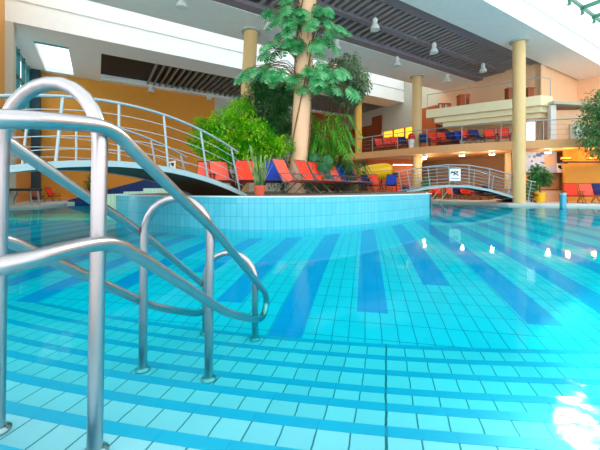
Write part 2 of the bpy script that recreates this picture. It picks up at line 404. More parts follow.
# first floor balcony slab
edge = [(-1.0, 27.5), (1.6, 25.2), (4.3, 22.5), (7.64, 19.1), (10.65, 17.3), (13.76, 16.2), (18.0, 15.4), (23, 15.2)]
eb = [(p[0], p[1]) for p in smooth_path([Vector((x, y, 0)) for x, y in edge], 4)]
zb0, zb1 = EYE+2.03, EYE+2.46
struct(MB().prism(eb+[ab(27.3, 8.6), ab(22, 8.7), ab(22, 25.7), ab(17, 25.7)], zb0, zb1).build('floor_balcony', slab_m))
def railing(name, label, path, h, step, wires, mat, rpost=.022, rrail=.028, glass=None):
    r = thing(name, label, 'railing', path[0])
    o0 = Vector(path[0])
    P = [Vector(p)-o0 for p in path]
    MB().tube([p+Vector((0, 0, h)) for p in P], rrail, 8).build('handrail', mat, r, True)
    L = [0]
    for i in range(1, len(P)): L.append(L[-1]+(P[i]-P[i-1]).length)
    def pos(s):
        for i in range(1, len(P)):
            if s <= L[i] or i == len(P)-1: return P[i-1].lerp(P[i], (s-L[i-1])/(L[i]-L[i-1]))
    k = max(1, round(L[-1]/step))
    for i in range(k+1):
        p = pos(L[-1]*i/k); MB().tube([p, p+Vector((0, 0, h))], rpost, 8).build('post', mat, r, True)
    for j in range(wires):
        MB().tube([p+Vector((0, 0, h*(j+1)/(wires+1))) for p in P], .008, 5).build('wire', mat, r)
    return r
rp = [(x*.993, y*1.004, zb1) for x, y in eb if x > 3.0 and x < 18]
rp = [(x+.02, y+.12, zb1) for x, y in eb if x > 3.0 and x < 18.2]
railing('balcony_railing', 'steel railing along the front of the long orange first-floor balcony', rp, 1.02, 1.9, 3, dull_steel)
# upper cream balcony of three stepped tiers
P0, P1 = Vector((12.97, 17.5)), Vector((8.07, 20.8)); dv = (P1-P0).normalized(); nv = Vector((-dv.y, dv.x)); nv = nv if nv.y > 0 else -nv
def tier(i, z0, z1):
    a = P0+nv*i-dv*0; b_ = P1+nv*i-dv*i*1.6; c = Vector((13.8, 17.75))+nv*i*.8-Vector((i*.3, 0))
    poly = [tuple(b_), tuple(a), tuple(c), ab(21.95, 8.7), ab(21.95, 14.0)]
    return MB().prism(poly, z0, z1)
cb = struct(tier(0, EYE+4.47, Z2).build('floor_upper_balcony', cream_m))
struct(tier(.28, EYE+4.16, EYE+4.47).build('trim_tier', cream_m)); struct(tier(.56, EYE+3.9, EYE+4.16).build('trim_tier', cream_m))
up = [tuple(P1+nv*.1-dv*.05)+(Z2,), tuple(P0+nv*.1)+(Z2,), (13.72, 17.8, Z2)]
railing('upper_railing', 'thin steel railing on the cream stepped upper balcony', [Vector(p) for p in up], .98, 2.0, 0, dull_steel, .02, .022)
bx = thing('orange_pillar', 'short square orange pillar standing on the cream upper balcony', 'pillar', at(463, 21.6, Z2))
MB().box((0, 0, .55), (.62, .5, 1.1)).build('body', rust_m, bx); MB().box((0, 0, 1.13), (.68, .56, .06)).build('cap', rust_m, bx); MB().box((.12, -.26, .6), (.28, .02, .55)).build('panel', brown_m, bx)
for px, lab, wd_ in ((511, 'low brown cabinet on the cream upper balcony, left of the tall front column', .5), (529, 'low brown cabinet on the cream upper balcony, right of the tall front column', .35)):
    c = thing('low_cabinet', lab, 'cabinet', at(px, 18.4, Z2)); MB().box((0, 0, .3), (wd_, .35, .6)).build('body', brown_m, c); MB().box((0, 0, .62), (wd_+.05, .4, .04)).build('top', brown_m, c)
bd = thing('patterned_screen', 'small patterned brown and pink screen behind the left end of the cream balcony railing', 'screen', at(444.5, 21.6, Z2))
MB().box((0, 0, .32), (.85, .05, .64)).build('frame', brown_m, bd)
for i in range(4): MB().box((-.28+.19*i, -.035, .32), (.13, .02, .44)).build('panel', (coral_f if i % 2 else pale_wall), bd)
# first-floor right: white post, sloping roof edge, peach wall and side railing
struct(MB().prism([(13.55, 17.55), (13.8, 17.5), (13.85, 17.8), (13.6, 17.85)], zb1, EYE+4.5).build('trim_post', white_paint))
struct(MB().prism([(13.8, 17.75), (17.6, 17.6), (17.6, 18.0), (13.8, 18.1)], zb1, EYE+4.25).build('wall_first_floor', peach_m))
m = MB(); m.add([(13.5, 17.3, EYE+4.5), (17.8, 17.2, EYE+4.25), (17.8, 18.6, EYE+4.25), (13.5, 18.7, EYE+4.5), (13.5, 17.3, EYE+4.65), (17.8, 17.2, EYE+4.4), (17.8, 18.6, EYE+4.4), (13.5, 18.7, EYE+4.65)],
    [(3, 2, 1, 0), (4, 5, 6, 7), (0, 1, 5, 4), (1, 2, 6, 5), (2, 3, 7, 6), (3, 0, 4, 7)]); struct(m.build('trim_roof_edge', grey_wall))
wn4 = struct(link('window_4', None))
MB().box((15.4, 17.66, EYE+3.0), (1.5, .06, .9)).build('window_frame', grey_wall, wn4); MB().box((15.5, 17.62, EYE+3.0), (1.1, .04, .7)).build('pane', plain('frosted_pane', lin(206, 216, 222), .3), wn4)

# ---------------------------------------------------------------- columns
def column(label, X, Y, r, z0, z1, mat, lean=0, collar=True):
    c = thing('round_column', label, 'column', (X, Y, z0))
    h = z1-z0; s = MB(); k = []
    s.tube([(lean*t_, 0, h*t_) for t_ in (0, .25, .5, .75, 1)], r, 28); s.build('shaft', mat, c, True)
    if collar: MB().lathe([(r*1.02, h-.10), (r*1.45, h-.07), (r*1.45, h-.005)], (lean, 0, 0), 28).build('collar', grey_wall, c, True)
    return c
p = at(519, 15.9, .12); column('tall beige round column in front of the right balconies', p.x, p.y, .275, .12, H, column_m)
p = at(417, 20.9, .12); column('beige round column left of the cream balcony, rising behind the long balcony slab', p.x, p.y, .30, .12, H, column_m)
p = at(242, 14.9, iz); column('ochre round column behind the bright green bush', p.x, p.y, .31, iz, H, column_m, .42)
p = at(358.5, 26.2, .12); column('yellow round column far back right of the palm', p.x, p.y, .27, .12, H, ycolumn_m, 0, False)
p = at(508, 18.9, .12); column('slim beige column under the long balcony slab, left of the tall front column', p.x, p.y, .17, .12, zb0, column_m, 0, False)
PC = at(297, 11.2, iz)
column('peach round column wrapped in climbing monstera', PC.x, PC.y, .30, iz, H+.15, trunk_m, .42, False)

# ---------------------------------------------------------------- pool handrail in the foreground
hr = thing('pool_handrail', 'double stainless steel pool handrail in the foreground at left, going down the steps', 'handrail', (-.73, 1.156, -.08))
O = Vector((-.73, 1.156, -.08)); RR = .0255
D = Vector((.356, 1.544, 0)).normalized(); Pp = Vector((-D.y, D.x, 0)); WID = .455
posts = [(0, -.095), (.812, -.30), (1.585, -.41)]
def side(off):
    b0 = Vector((-.73, 1.156, 0))+Pp*off
    g = lambda s, z: b0+D*s+Vector((0, 0, z))-O
    c = [g(-.62, .97)+Vector((-.12, 0, 0)), g(-.45, 1.0)+Vector((-.05, 0, 0)), g(-.30, 1.03), g(-.14, 1.052), g(-.03, 1.06), g(.05, 1.04), g(.14, .985), g(.5, .765), g(.812, .575), g(1.2, .30), g(1.55, .045), g(1.68, -.06),
         g(1.70, -.15), g(1.62, -.22), g(1.5, -.20), g(1.3, -.115), g(1.0, .03), g(.812, .14), g(.4, .415), g(.14, .585), g(.05, .638), g(-.03, .66), g(-.14, .663), g(-.30, .655), g(-.45, .65)+Vector((-.05, 0, 0)), g(-.62, .645)+Vector((-.12, 0, 0))]
    MB().tube(smooth_path(c, 4), RR, 14).build('side_rail', steel, hr, True)
side(-.058); side(WID+.03)
for s, zf in posts:
    b0 = Vector((-.73, 1.156, 0))+D*s-O
    zs = {0: 1.01, .812: .56, 1.585: .075}[s]
    arc = [b0+Vector((0, 0, zf+.005)), b0+Vector((0, 0, zs*.5+zf*.5))]
    for k in range(0, 13):
        th = PI*k/12; arc.append(b0+Pp*(WID/2-WID/2*math.cos(th))+Vector((0, 0, zs+WID/2*math.sin(th))))
    arc += [b0+Pp*WID+Vector((0, 0, zs*.5+zf*.5)), b0+Pp*WID+Vector((0, 0, zf+.005))]
    arc = [p_-Pp*.022*max(0, p_.z+O.z) for p_ in arc]
    hp = MB().tube(arc, RR, 14).build('hoop_post', steel, hr, True)
    for q in (0, 1): MB().lathe([(.045, zf), (.045, zf+.010), (.03, zf+.02)], b0+Pp*WID*q, 16).build('foot_plate', steel, hp)

# ---------------------------------------------------------------- bridges
def bridge(label, start, d, Ln, width, zf, nposts, wires, under, lean, edge_mat, s0=.2, steps=0):
    br = thing('footbridge', label, 'bridge', start); O = Vector(start); d = Vector((d[0], d[1], 0)).normalized()
    pr = Vector((-d.y, d.x, 0))
    if pr.y < 0: pr = -pr
    g = lambda s, w_, z: d*s+pr*w_+Vector((0, 0, z-O.z))
    n = 24
    ss = [Ln*i/n for i in range(n+1)]
    m = MB()
    for s in ss: m.v += [g(s, .05, zf(s)-.03), g(s, width-.05, zf(s)-.03), g(s, width-.05, zf(s)-under), g(s, .05, zf(s)-under)]
    for i in range(n): m.f += [(4*i+k, 4*i+4+k, 4*i+4+(k+1) % 4, 4*i+(k+1) % 4) for k in range(4)]
    m.f += [(3, 2, 1, 0), tuple(4*n+k for k in range(4))]
    m.build('deck', plank_m, br)
    for w0 in (0, width-.05):
        m = MB()
        for s in ss: m.v += [g(s, w0, zf(s)+.02), g(s, w0+.05, zf(s)+.02), g(s, w0+.05, zf(s)-under-.02), g(s, w0, zf(s)-under-.02)]
        for i in range(n): m.f += [(4*i+k, 4*i+4+k, 4*i+4+(k+1) % 4, 4*i+(k+1) % 4) for k in range(4)]
        m.f += [(3, 2, 1, 0), tuple(4*n+k for k in range(4))]
        m.build('edge_beam', edge_mat, br)
        ww = w0+.025
        pts = [g(s+lean*(s-Ln/2), ww, zf(s)+1.0) for s in ss]
        MB().tube(pts, .027, 8).build('handrail', dull_steel, br, True)
        for j in range(wires):
            f_ = (j+1)/(wires+1)
            MB().tube([g(s+lean*f_*(s-Ln/2), ww, zf(s)+f_) for s in ss], .008 if wires < 5 else .011, 5).build('wire', dull_steel, br)
        for i in range(nposts):
            s = s0+(Ln-2*s0)*i/(nposts-1)
            MB().tube([g(s, ww, zf(s)-.02), g(s+lean*(s-Ln/2), ww, zf(s)+1.0)], .022, 8).build('railing_post', dull_steel, br, True)
    return br, g
def zl(s): return max(.67, 1.285-.0745*(s-2.85)**2)
bridge('large arched footbridge with steel rails at left, landing on the planted island', (-1.25, 7.7, iz), (-.63, -.777), 5.7, 2.15, zl, 7, 4, .06, -.10, stringer_m)
zc = [(0, .69), (1, .88), (2, .99), (3, .97), (4, .79), (5, .50), (6.0, .14), (6.4, .14)]
def zr(s):
    for (a0, z0), (a1, z1) in zip(zc, zc[1:]):
        if s <= a1:
            t_ = (s-a0)/(a1-a0); return z0+(z1-z0)*t_
    return zc[-1][1]
br, g = bridge('smaller arched footbridge at right, with a white sign on its rail', (5.25, 16.0, iz), (1, -.02), 6.1, 1.5, zr, 7, 5, .08, .06, stringer_m)
for i in range(5):
    s = 4.0+i*.45
    MB().box(g(s, .7, zr(s)-.20), (.42, 1.3, .05)).build('stair_tread', dark_metal, br)
sg = thing('warning_sign', 'white pictogram sign with a black diving figure fixed to the rail of the right footbridge', 'sign', at(455, 15.93, None, 181))
MB().box((0, 0, .3), (.54, .02, .60)).build('panel', sign_white, sg)
fig = MB(); fig.lathe([(.05, -.006), (.05, .006)], (.10, -.014, .44), 14, Matrix.Rotation(PI/2, 3, 'X'))
for p0, p1, r in (((-.16, .46), (.04, .36), .032), ((.04, .36), (.16, .28), .025), ((-.16, .46), (-.2, .36), .022), ((.02, .38), (-.08, .28), .022), ((-.05, .42), (.02, .5), .02)):
    fig.tube([(p0[0], -.014, p0[1]), (p1[0], -.014, p1[1])], r, 8)
fig.build('diving_figure', black_m, sg)
wv = MB().tube([(-.2+.04*i, -.014, .12+.015*math.sin(i*1.6)) for i in range(11)], .012, 6).build('wave_mark', black_m, sg)

# ---------------------------------------------------------------- loungers
LC = {}
def lounger_meshes():
    s = MB()
    # seat: sling between y=-.62 and .1, backrest rising behind
    def sling(y0, z0, y1, z1, w=.56, th=.025, sag=.03, n=6):
        m = MB()
        for i in range(n+1):
            t_ = i/n; y = y0+(y1-y0)*t_; z = z0+(z1-z0)*t_-sag*math.sin(PI*t_)
            nx = Vector((0, -(z1-z0), (y1-y0))).normalized()*th
            m.v += [(-w/2, y, z), (w/2, y, z), (w/2, y+nx.y, z+nx.z), (-w/2, y+nx.y, z+nx.z)]
        for i in range(n): m.f += [(4*i+k, 4*i+4+k, 4*i+4+(k+1) % 4, 4*i+(k+1) % 4) for k in range(4)]
        m.f += [(3, 2, 1, 0), tuple(4*n+k for k in range(4))]
        return m
    seat = sling(-.55, .40, .10, .34); back = sling(.12, .36, .50, 1.02)
    fr = MB()
    for x in (-.29, .29):
        fr.tube([(x, -.58, .40), (x, .10, .34)], .014, 6); fr.tube([(x, .10, .34), (x, .52, 1.05)], .014, 6)
    fr.tube([(-.29, -.58, .40), (.29, -.58, .40)], .014, 6); fr.tube([(-.29, .52, 1.05), (.29, .52, 1.05)], .014, 6)
    legs = []
    for x in (-.31, .31):
        l = MB(); l.tube([(x, -.5, .015), (x, -.1, .34), (x, .22, .58)], .014, 6); l.tube([(x, .48, .015), (x, .05, .34), (x, -.42, .42)], .014, 6)
        l.tube([(x, -.5, .015), (x, .48, .015)], .012, 6)
        legs.append(l)
    arms = []
    for x in (-.33, .33): arms.append(MB().box((x, -.06, .60), (.05, .55, .025)).tube([(x, -.3, .60), (x, -.25, .39)], .012, 6))
    return seat, back, fr, legs, arms
seat_b, back_b, fr_b, legs_b, arms_b = lounger_meshes()
FRM = {}
def lounger(label, group, loc, rz, fab, framem=dark_metal, sc=1.0):
    if fab not in LC: LC[fab] = (seat_b.mesh('seat', fab, True), back_b.mesh('backrest', fab, True))
    if framem not in FRM: FRM[framem] = (fr_b.mesh('frame', framem), [l.mesh('leg_frame', framem) for l in legs_b], [a_.mesh('armrest', framem) for a_ in arms_b])
    t_ = thing('sun_lounger', label, 'lounger', loc, rz, group); t_.scale = (sc, sc, sc)
    link('seat', LC[fab][0], t_); link('backrest', LC[fab][1], t_)
    f0, ls, as_ = FRM[framem]
    link('frame', f0, t_)
    for l in ls: link('leg_frame', l, t_)
    for a_ in as_: link('armrest', a_, t_)
    return t_
R = math.radians
GI, GB, GD, GR = 'sun loungers on the planted island', 'sun loungers on the long balcony', 'sun loungers under the right footbridge', 'sun loungers on the right pool deck'
isl = [
 (205, 10.2, -8, coral_f, 'coral lounger behind the left footbridge rail, first of three from the left'),
 (222, 10.0, 14, coral_f, 'coral lounger behind the left footbridge rail, middle of three, turned slightly right'),
 (245, 9.7, 0, red_f, 'red-orange lounger behind the left footbridge rail, closest to the terracotta pot'),
 (273, 9.9, -6, blue_f, 'blue lounger directly right of the terracotta pot plant'),
 (292, 9.5, 56, coral_f, 'large coral lounger in front of the monstera column, facing right'),
 (313, 9.9, 56, red_f, 'red lounger just right of the monstera column, facing right'),
 (325, 10.6, 56, red_f, 'second red lounger right of the monstera column, below the palm'),
 (334, 11.2, 62, teal_f, 'teal lounger seen edge-on between the red and the blue ones below the palm'),
 (341, 11.9, 56, coral_f, 'salmon lounger squeezed between the teal and blue loungers below the palm'),
 (348, 12.3, 52, blue_f, 'first blue lounger right of the salmon one, left of the yellow boat'),
 (356, 12.9, 52, blue_f, 'second blue lounger, directly left of the slim red one at the yellow boat'),
 (360.5, 13.4, 50, red_f, 'slim red lounger at the left tip of the yellow boat'),
 (366, 16.9, 5, navy_f, 'navy lounger in front of the left half of the yellow boat'),
 (376, 16.6, 24, red_f, 'red lounger in front of the yellow boat, right of the navy one'),
 (391, 16.8, -4, blue_f, 'blue lounger in front of the right end of the yellow boat'),
]
for px, Y, rz, fab, lab in isl:
    p = at(px, Y, iz); lounger(lab, GI, p, R(rz)-math.atan(p.x/p.y), fab, grey_metal if rz > 40 else dark_metal, .85 if Y > 16 else 1.0)
bal = [(381, 22.0, 40, red_f, 'leftmost red lounger on the long balcony'), (388.5, 21.6, 20, red_f, 'second red lounger from the left on the long balcony'),
 (397, 21.3, 40, red_f, 'third red lounger from the left on the long balcony, before the dark one'), (404, 21.2, 30, navy_f, 'dark lounger on the long balcony just left of the red and white bin'),
 (425, 20.0, 10, navy_f, 'navy lounger on the long balcony right of the left beige column'), (434, 19.8, 20, red_f, 'red lounger on the long balcony beside the navy one right of the left column'),
 (444, 19.6, 35, red_f, 'red lounger on the long balcony in front of the dark doorway'), (453, 19.5, 30, navy_f, 'navy lounger at the right side of the dark doorway on the long balcony'),
 (462, 18.95, 40, blue_f, 'blue lounger on the long balcony below the cream tiers, left of a red one'), (469, 18.75, 45, red_f, 'red lounger on the long balcony between the blue and navy ones below the cream tiers'),
 (477, 18.6, 40, navy_f, 'navy lounger on the long balcony below the cream tiers, left of two red ones'), (490, 18.4, 10, red_f, 'upright red lounger second from the tall front column on the long balcony'),
 (504, 18.2, 10, red_f, 'upright red lounger closest to the tall front column on the long balcony')]
for px, Y, rz, fab, lab in bal: lounger(lab, GB, at(px, Y, zb1), R(rz*.7)-math.atan((px-HX)/F), fab, dark_metal, .92)
for px, Y, rz, fab, lab in [(430, 21.8, 10, red_f, 'red lounger under the right footbridge, leftmost of its row'), (438, 21.6, 12, red_f, 'red lounger under the right footbridge, second of its row from the left'),
 (451, 21.3, 15, coral_f, 'orange lounger under the middle of the right footbridge, left of a navy one'), (458.5, 21.2, 25, navy_f, 'navy lounger under the right footbridge between the orange and red ones'),
 (466, 20.7, 25, red_f, 'red lounger under the right footbridge, directly right of the navy one'), (473, 20.3, 25, red_f, 'red lounger under the right footbridge, next to the navy end lounger'),
 (481, 20.0, -40, navy_f, 'navy lounger at the right end of the row under the right footbridge'), (397, 21.9, 5, red_f, 'low red lounger behind the rim left of the right footbridge'), (405, 21.9, -5, navy_f, 'navy lounger behind the rim at the left foot of the right footbridge')]:
    lounger(lab, GD, at(px, Y, .12), R(rz)-math.atan((px-HX)/F), fab, dark_metal, .85)
for px, Y, rz, fab, lab in [(572.5, 15.9, 14, red_f, 'bright red lounger on the right pool deck, left of the coral one'), (589, 15.8, 22, coral_f, 'coral lounger on the right pool deck between the red and navy ones'), (602.5, 15.7, 22, navy_f, 'navy lounger at the right edge of the picture on the pool deck')]:
    lounger(lab, GR, at(px, Y, .12), R(rz)-math.atan((px-HX)/F), fab, dark_metal, .92)
lounger('red lounger on the left pool deck under the left footbridge', 'sun loungers on the left pool deck', at(53, 18.6, .12), R(80), red_f, dark_metal, .7)
lounger('faded brown lounger beside the dark low table on the left pool deck', 'sun loungers on the left pool deck', at(37, 17.2, .12), R(60), plain('faded_fabric', lin(150, 84, 66), .8), dark_metal, .7)
lounger('red lounger tucked behind the right foot of the smaller footbridge', 'sun loungers on the right pool deck', at(525.5, 16.9, .12), R(60), red_f, dark_metal, .9)

# ---------------------------------------------------------------- island objects
kb_scale = 1.2
kb = thing('yellow_boat', 'long yellow boat lying behind the blue and red loungers on the island', 'boat', at(370.5, 18.5, iz+.06))
m = MB(); rot = Matrix.Rotation(PI/2, 3, 'Y'); n = 14; seg = 18
pf = [(.02, -1.0), (.12, -.85), (.24, -.55), (.33, -.15), (.37, .3), (.37, .6), (.33, .82), (.25, .93)]
for r, x in pf:
    for k in range(seg): m.v.append((x, r*math.cos(2*PI*k/seg)*.9, .80+.10*(x+.1)*.8+r*math.sin(2*PI*k/seg)))
m.f += [(i*seg+k, (i+1)*seg+k, (i+1)*seg+(k+1) % seg, i*seg+(k+1) % seg) for i in range(len(pf)-1) for k in range(seg)]
m.f += [tuple(range(seg)), tuple((len(pf)-1)*seg+k for k in range(seg-1, -1, -1))]
kb.scale = (1.25, 1.25, 1.25)
m.build('hull', yellow_m, kb, True)
MB().tube([(.93, .25*math.cos(2*PI*k/18)*.9, .88+.25*math.sin(2*PI*k/18)) for k in range(18)], .03, 6, closed=True).build('rim', plain('gold_rim', lin(214, 160, 20), .4), kb, True)
MB().tube([(x, -.01-r*.9, .82+.08*x) for r, x in pf], .012, 6).build('seam', plain('boat_seam', lin(200, 140, 10), .5), kb)
for x in (-.45, .5):
    MB().tube([(x-.12, -.25, 0), (x, 0, .50), (x+.12, .25, 0)], .02, 6).tube([(x, 0, .50), (x, -.25, .62)], .02, 6).tube([(x, 0, .5), (x, .25, .62)], .02, 6).build('cradle', dark_metal, kb)
pot = thing('potted_snake_plant', 'snake plant with long pointed leaves in a terracotta pot on the island rim', 'plant', at(259.5, 7.45, iz))
MB().lathe([(.10, 0), (.135, .19), (.15, .19), (.15, .235), (.12, .235), (.115, .20)], (0, 0, 0), 24).build('pot', terracotta, pot, True)
lv = MB(); sp = MB()
for i in range(22):
    a = random.uniform(0, 2*PI); h = random.uniform(.55, 1.02); o_ = random.uniform(.05, .32); w_ = random.uniform(.022, .035)
    pts = [Vector((.05*math.cos(a), .05*math.sin(a), .18)), Vector((.08*math.cos(a)+o_*.25*math.cos(a), .08*math.sin(a)+o_*.25*math.sin(a), .18+h*.4)), Vector((.05*math.cos(a)+o_*.8*math.cos(a), .05*math.sin(a)+o_*.8*math.sin(a), .18+h*.82)), Vector((o_*1.25*math.cos(a), o_*1.25*math.sin(a), .18+h*.98))]
    sd_ = Vector((-math.sin(a+.6), math.cos(a+.6), 0))
    pts = smooth_path(pts, 3); k = len(pts); vs = []
    for j, q in enumerate(pts):
        ww = w_*(1-(j/(k-1))**2.2)+.002; vs += [q-sd_*ww, q+Vector((0, 0, -.006)), q+sd_*ww]
    lv.add(vs, [(3*j+c, 3*j+1+c, 3*j+4+c, 3*j+3+c) for j in range(k-1) for c in (0, 1)])
lv.build('leaves', green_snake, pot)

# ---------------------------------------------------------------- vegetation
def leaf(mb, p, d, up, L, W, fold=.25, droop=.2):
    d = d.normalized(); x = d.cross(up); x = x.normalized() if x.length > 1e-4 else d.orthogonal().normalized(); u = x.cross(d)
    mid = p+d*L*.5+u*(-droop*L*.1); tip = p+d*L+u*(-droop*L*.45)
    mb.add([p, mid+x*W/2+u*fold*W, mid, mid-x*W/2+u*fold*W, tip], [(0, 1, 2), (0, 2, 3), (1, 4, 2), (2, 4, 3)])
def rnd_dir(): 
    while True:
        v = Vector((random.uniform(-1, 1), random.uniform(-1, 1), random.uniform(-1, 1)))
        if .05 < v.length < 1: return v.normalized()
def crown(blobs, n, L, W, droop=.4, shell=.55):
    mb = MB(); tot = sum(b_[3]*b_[4]*b_[5] for b_ in blobs)**1
    for bx_, by_, bz_, rx, ry, rz_ in blobs:
        for i in range(int(n*rx*ry*rz_/tot)):
            d = rnd_dir(); q = random.uniform(shell, 1.0)
            p = Vector((bx_+d.x*rx*q, by_+d.y*ry*q, bz_+d.z*rz_*q))
            dd = (d+rnd_dir()*.8+Vector((0, 0, -droop))).normalized()
            leaf(mb, p, dd, Vector((0, 0, 1)) if abs(dd.z) < .9 else Vector((1, 0, 0)), L*random.uniform(.7, 1.3), W*random.uniform(.7, 1.3))
    return mb
def branches(mb, base, blobs, r0=.05):
    base = Vector(base)
    for b_ in blobs:
        c = Vector(b_[:3]); midp = base.lerp(c, .5)+Vector((random.uniform(-.1, .1), random.uniform(-.1, .1), .12))
        mb.tube(smooth_path([base, midp, c], 4), [r0*(1-.09*i) for i in range(9)], 6)
        for k in range(5):
            e = c+Vector((random.uniform(-1, 1)*b_[3], random.uniform(-1, 1)*b_[4], random.uniform(-.3, 1)*b_[5]))*.7
            mb.tube([c.lerp(midp, .3), e], [r0*.3, .006], 5)
    return mb
def bush(name, label, base, blobs, n, L, W, mat, cat='bush', droop=.4, shell=.5, r0=.04, group=None):
    o = thing(name, label, cat, base, 0, group)
    crown(blobs, n, L, W, droop, shell).build('foliage', mat, o)
    branches(MB(), (0, 0, 0), blobs, r0).build('branches', bark_m, o)
    return o
bp_ = at(238, 11.4, iz); rel = lambda px, py, Y: at(px, Y, None, py)-bp_
bl = []
for px, py, Y, r in ((212, 145, 11.2, .55), (205, 128, 11.6, .40), (226, 128, 11.0, .62), (240, 112, 11.4, .48), (233, 150, 10.9, .6), (255, 135, 10.9, .58), (250, 158, 10.8, .5), (268, 148, 11.0, .45), (216, 165, 11.0, .4), (281, 146, 10.8, .38), (196, 140, 11.8, .3)):
    r *= 1.12; q = rel(px, py, Y); bl.append((q.x, q.y, q.z, r, r, r*.85))
bush('leafy_bush', 'large bright yellow-green leafy bush behind the left footbridge', bp_, bl, 9500, .15, .065, green_bright, 'bush', .5, .4)
bp_ = at(262, 13.6, iz); bl = []
for px, py, Y, r in ((258, 82, 13.6, .5), (280, 84, 13.5, .5), (270, 140, 13.5, .7), (248, 130, 13.8, .6), (262, 92, 13.6, .6), (278, 105, 13.4, .7), (254, 108, 13.8, .55), (285, 125, 13.2, .65), (245, 100, 14.0, .4), (268, 122, 13.8, .7), (292, 95, 13.5, .45)):
    q = rel(px, py, Y); bl.append((q.x, q.y, q.z, r, r, r*.8))
bush('feathery_tree', 'dark feathery tree behind the bright bush, left of the monstera column', bp_, bl, 11000, .2, .035, green_dark, 'tree', .8, .2)
bp_ = at(338, 13.4, iz); bl = []
for px, py, Y, r in ((330, 84, 12.2, .45), (350, 96, 12.0, .5), (348, 80, 12.0, .7), (335, 68, 12.1, .42), (360, 86, 11.9, .42), (349, 62, 12.1, .42), (340, 92, 12.0, .45), (362, 74, 12.0, .3)):
    q = rel(px, py, Y); bl.append((q.x, q.y, q.z, r, r, r*.75))
bush('weeping_fig', 'grey-green small-leaved tree crown right of the monstera column, over the palm', bp_, bl, 6500, .13, .055, green_grey, 'tree', .8, .45, .045)
# palms
def frond(mb, stem, base, a, length, rise, droop, lw, n=22, ll=.38):
    dirh = Vector((math.cos(a), math.sin(a), 0)); pts = []
    for i in range(n+1):
        t_ = i/n; pts.append(base+dirh*length*t_*(.55+.45*t_)+Vector((0, 0, rise*math.sin(min(1, t_*1.15)*PI*.62)-droop*t_**2.4)))
    stem.tube(pts, [.012*(1-.7*i/n) for i in range(n+1)], 5)
    side = Vector((-dirh.y, dirh.x, 0))
    for i in range(3, n):
        t_ = i/n; tang = (pts[i+1]-pts[i-1]).normalized(); l_ = ll*math.sin(PI*(.15+.8*t_))
        for sgn in (-1, 1):
            dd = (side*sgn*.8+tang*.75+Vector((0, 0, random.uniform(-.35, .15)))).normalized()
            leaf(mb, pts[i], dd, Vector((0, 0, 1)), l_*random.uniform(.85, 1.1), lw, .15, .9)
def palm(name, label, base, n, length, rise, droop, mat, lw=.035, a0=0, a1=2*PI, z0=.1, ll=.38):
    o = thing(name, label, 'palm', base); mb = MB(); st = MB()
    for i in range(n):
        a = a0+(a1-a0)*(i+random.uniform(-.3, .3))/n; k = random.uniform(.75, 1.1)
        frond(mb, st, Vector((.08*math.cos(a), .08*math.sin(a), z0)), a, length*k, rise*random.uniform(.75, 1.2), droop, lw, 22, ll)
    mb.build('fronds', mat, o); st.build('stems', plain('palm_stem', lin(120, 140, 50), .6), o)
    return o
palm('areca_palm', 'bright green arching palm right of the monstera column', at(326, 12.1, iz), 36, 1.28, 2.6, 1.15, green_palm, .05, 0, 2*PI, .15, .5)
palm('small_palm', 'small blue-green palm at the foot of the yellow column, left of the boat', at(353, 12.6, iz), 12, .75, 1.15, .5, leafmat('bluegreen_palm', lin(24, 92, 60), lin(60, 140, 84), 3), .03, 0, 2*PI, .1, .26)
# monstera on the column
def monstera_leaf(mb, p, d, nrm, size):
    d = d.normalized(); x = d.cross(nrm).normalized(); nrm = x.cross(d)
    W = lambda t_: size*.52*math.sin(PI*min(1, .16+t_*.86))**.8
    pt = lambda t_, s_: p+d*size*t_+x*s_+nrm*(-.35*size*t_*t_-.25*abs(s_))
    K = 6
    mb.add([pt(-.0, -.05*size), pt(-.0, .05*size), pt(.98, .012*size), pt(.98, -.012*size)], [(0, 1, 2, 3)])
    for sg in (-1, 1):
        for i in range(K):
            t0 = -.02+i*.158; t1 = t0+.115
            w0, w1 = W(max(0, t0)), W(min(1, t1)); o_ = .13
            mb.add([pt(t0, sg*.02*size), pt(t1+.02, sg*.02*size), pt(t1+o_*.5, sg*w1*.55), pt(t1+o_-.035, sg*w1), pt(t0+o_+.02, sg*w0*1.0), pt(t0+o_*.35, sg*w0*.5)], [(0, 1, 2, 3, 4, 5) if sg > 0 else (5, 4, 3, 2, 1, 0)])
mo = thing('climbing_monstera', 'climbing monstera with split leaves wrapped round the peach column', 'plant', PC)
mb = MB(); st = MB()
axis = lambda z: Vector((.42*z/(H-iz), 0, z))
def cl(px, py, n, spread, Y=10.8):
    n = int(n*1.35)
    for i in range(n):
        q = at(px+1+random.gauss(0, spread*1.1), Y+random.uniform(-.5, .4), None, py+random.gauss(0, spread*.55))-PC
        ax = axis(q.z); out = q-ax; out.z = 0
        out = out.normalized() if out.length > .05 else Vector((random.uniform(-1, 1), -1, 0)).normalized()
        d = (out*.7+Vector((random.uniform(-.5, .5), -.35, -.75+random.uniform(-.3, .3)))).normalized()
        nr = (out*.5+Vector((0, -.8, .75))+rnd_dir()*.3).normalized()
        monstera_leaf(mb, q, d, nr, random.uniform(.36, .58))
        st.tube(smooth_path([ax+Vector((out.x*.28, out.y*.28, -.25)), (ax+q)*.5+Vector((0, 0, .12)), q], 3), .012, 5)
for c in ((282, 8, 9, 9), (300, 12, 5, 7), (322, 8, 7, 8), (288, 20, 6, 8), (325, 26, 8, 8), (272, 44, 7, 9), (293, 42, 6, 6), (318, 42, 5, 7), (256, 68, 6, 8), (276, 72, 9, 8), (308, 66, 6, 7), (316, 80, 10, 9), (330, 72, 6, 8), (340, 88, 3, 6)): cl(*c)
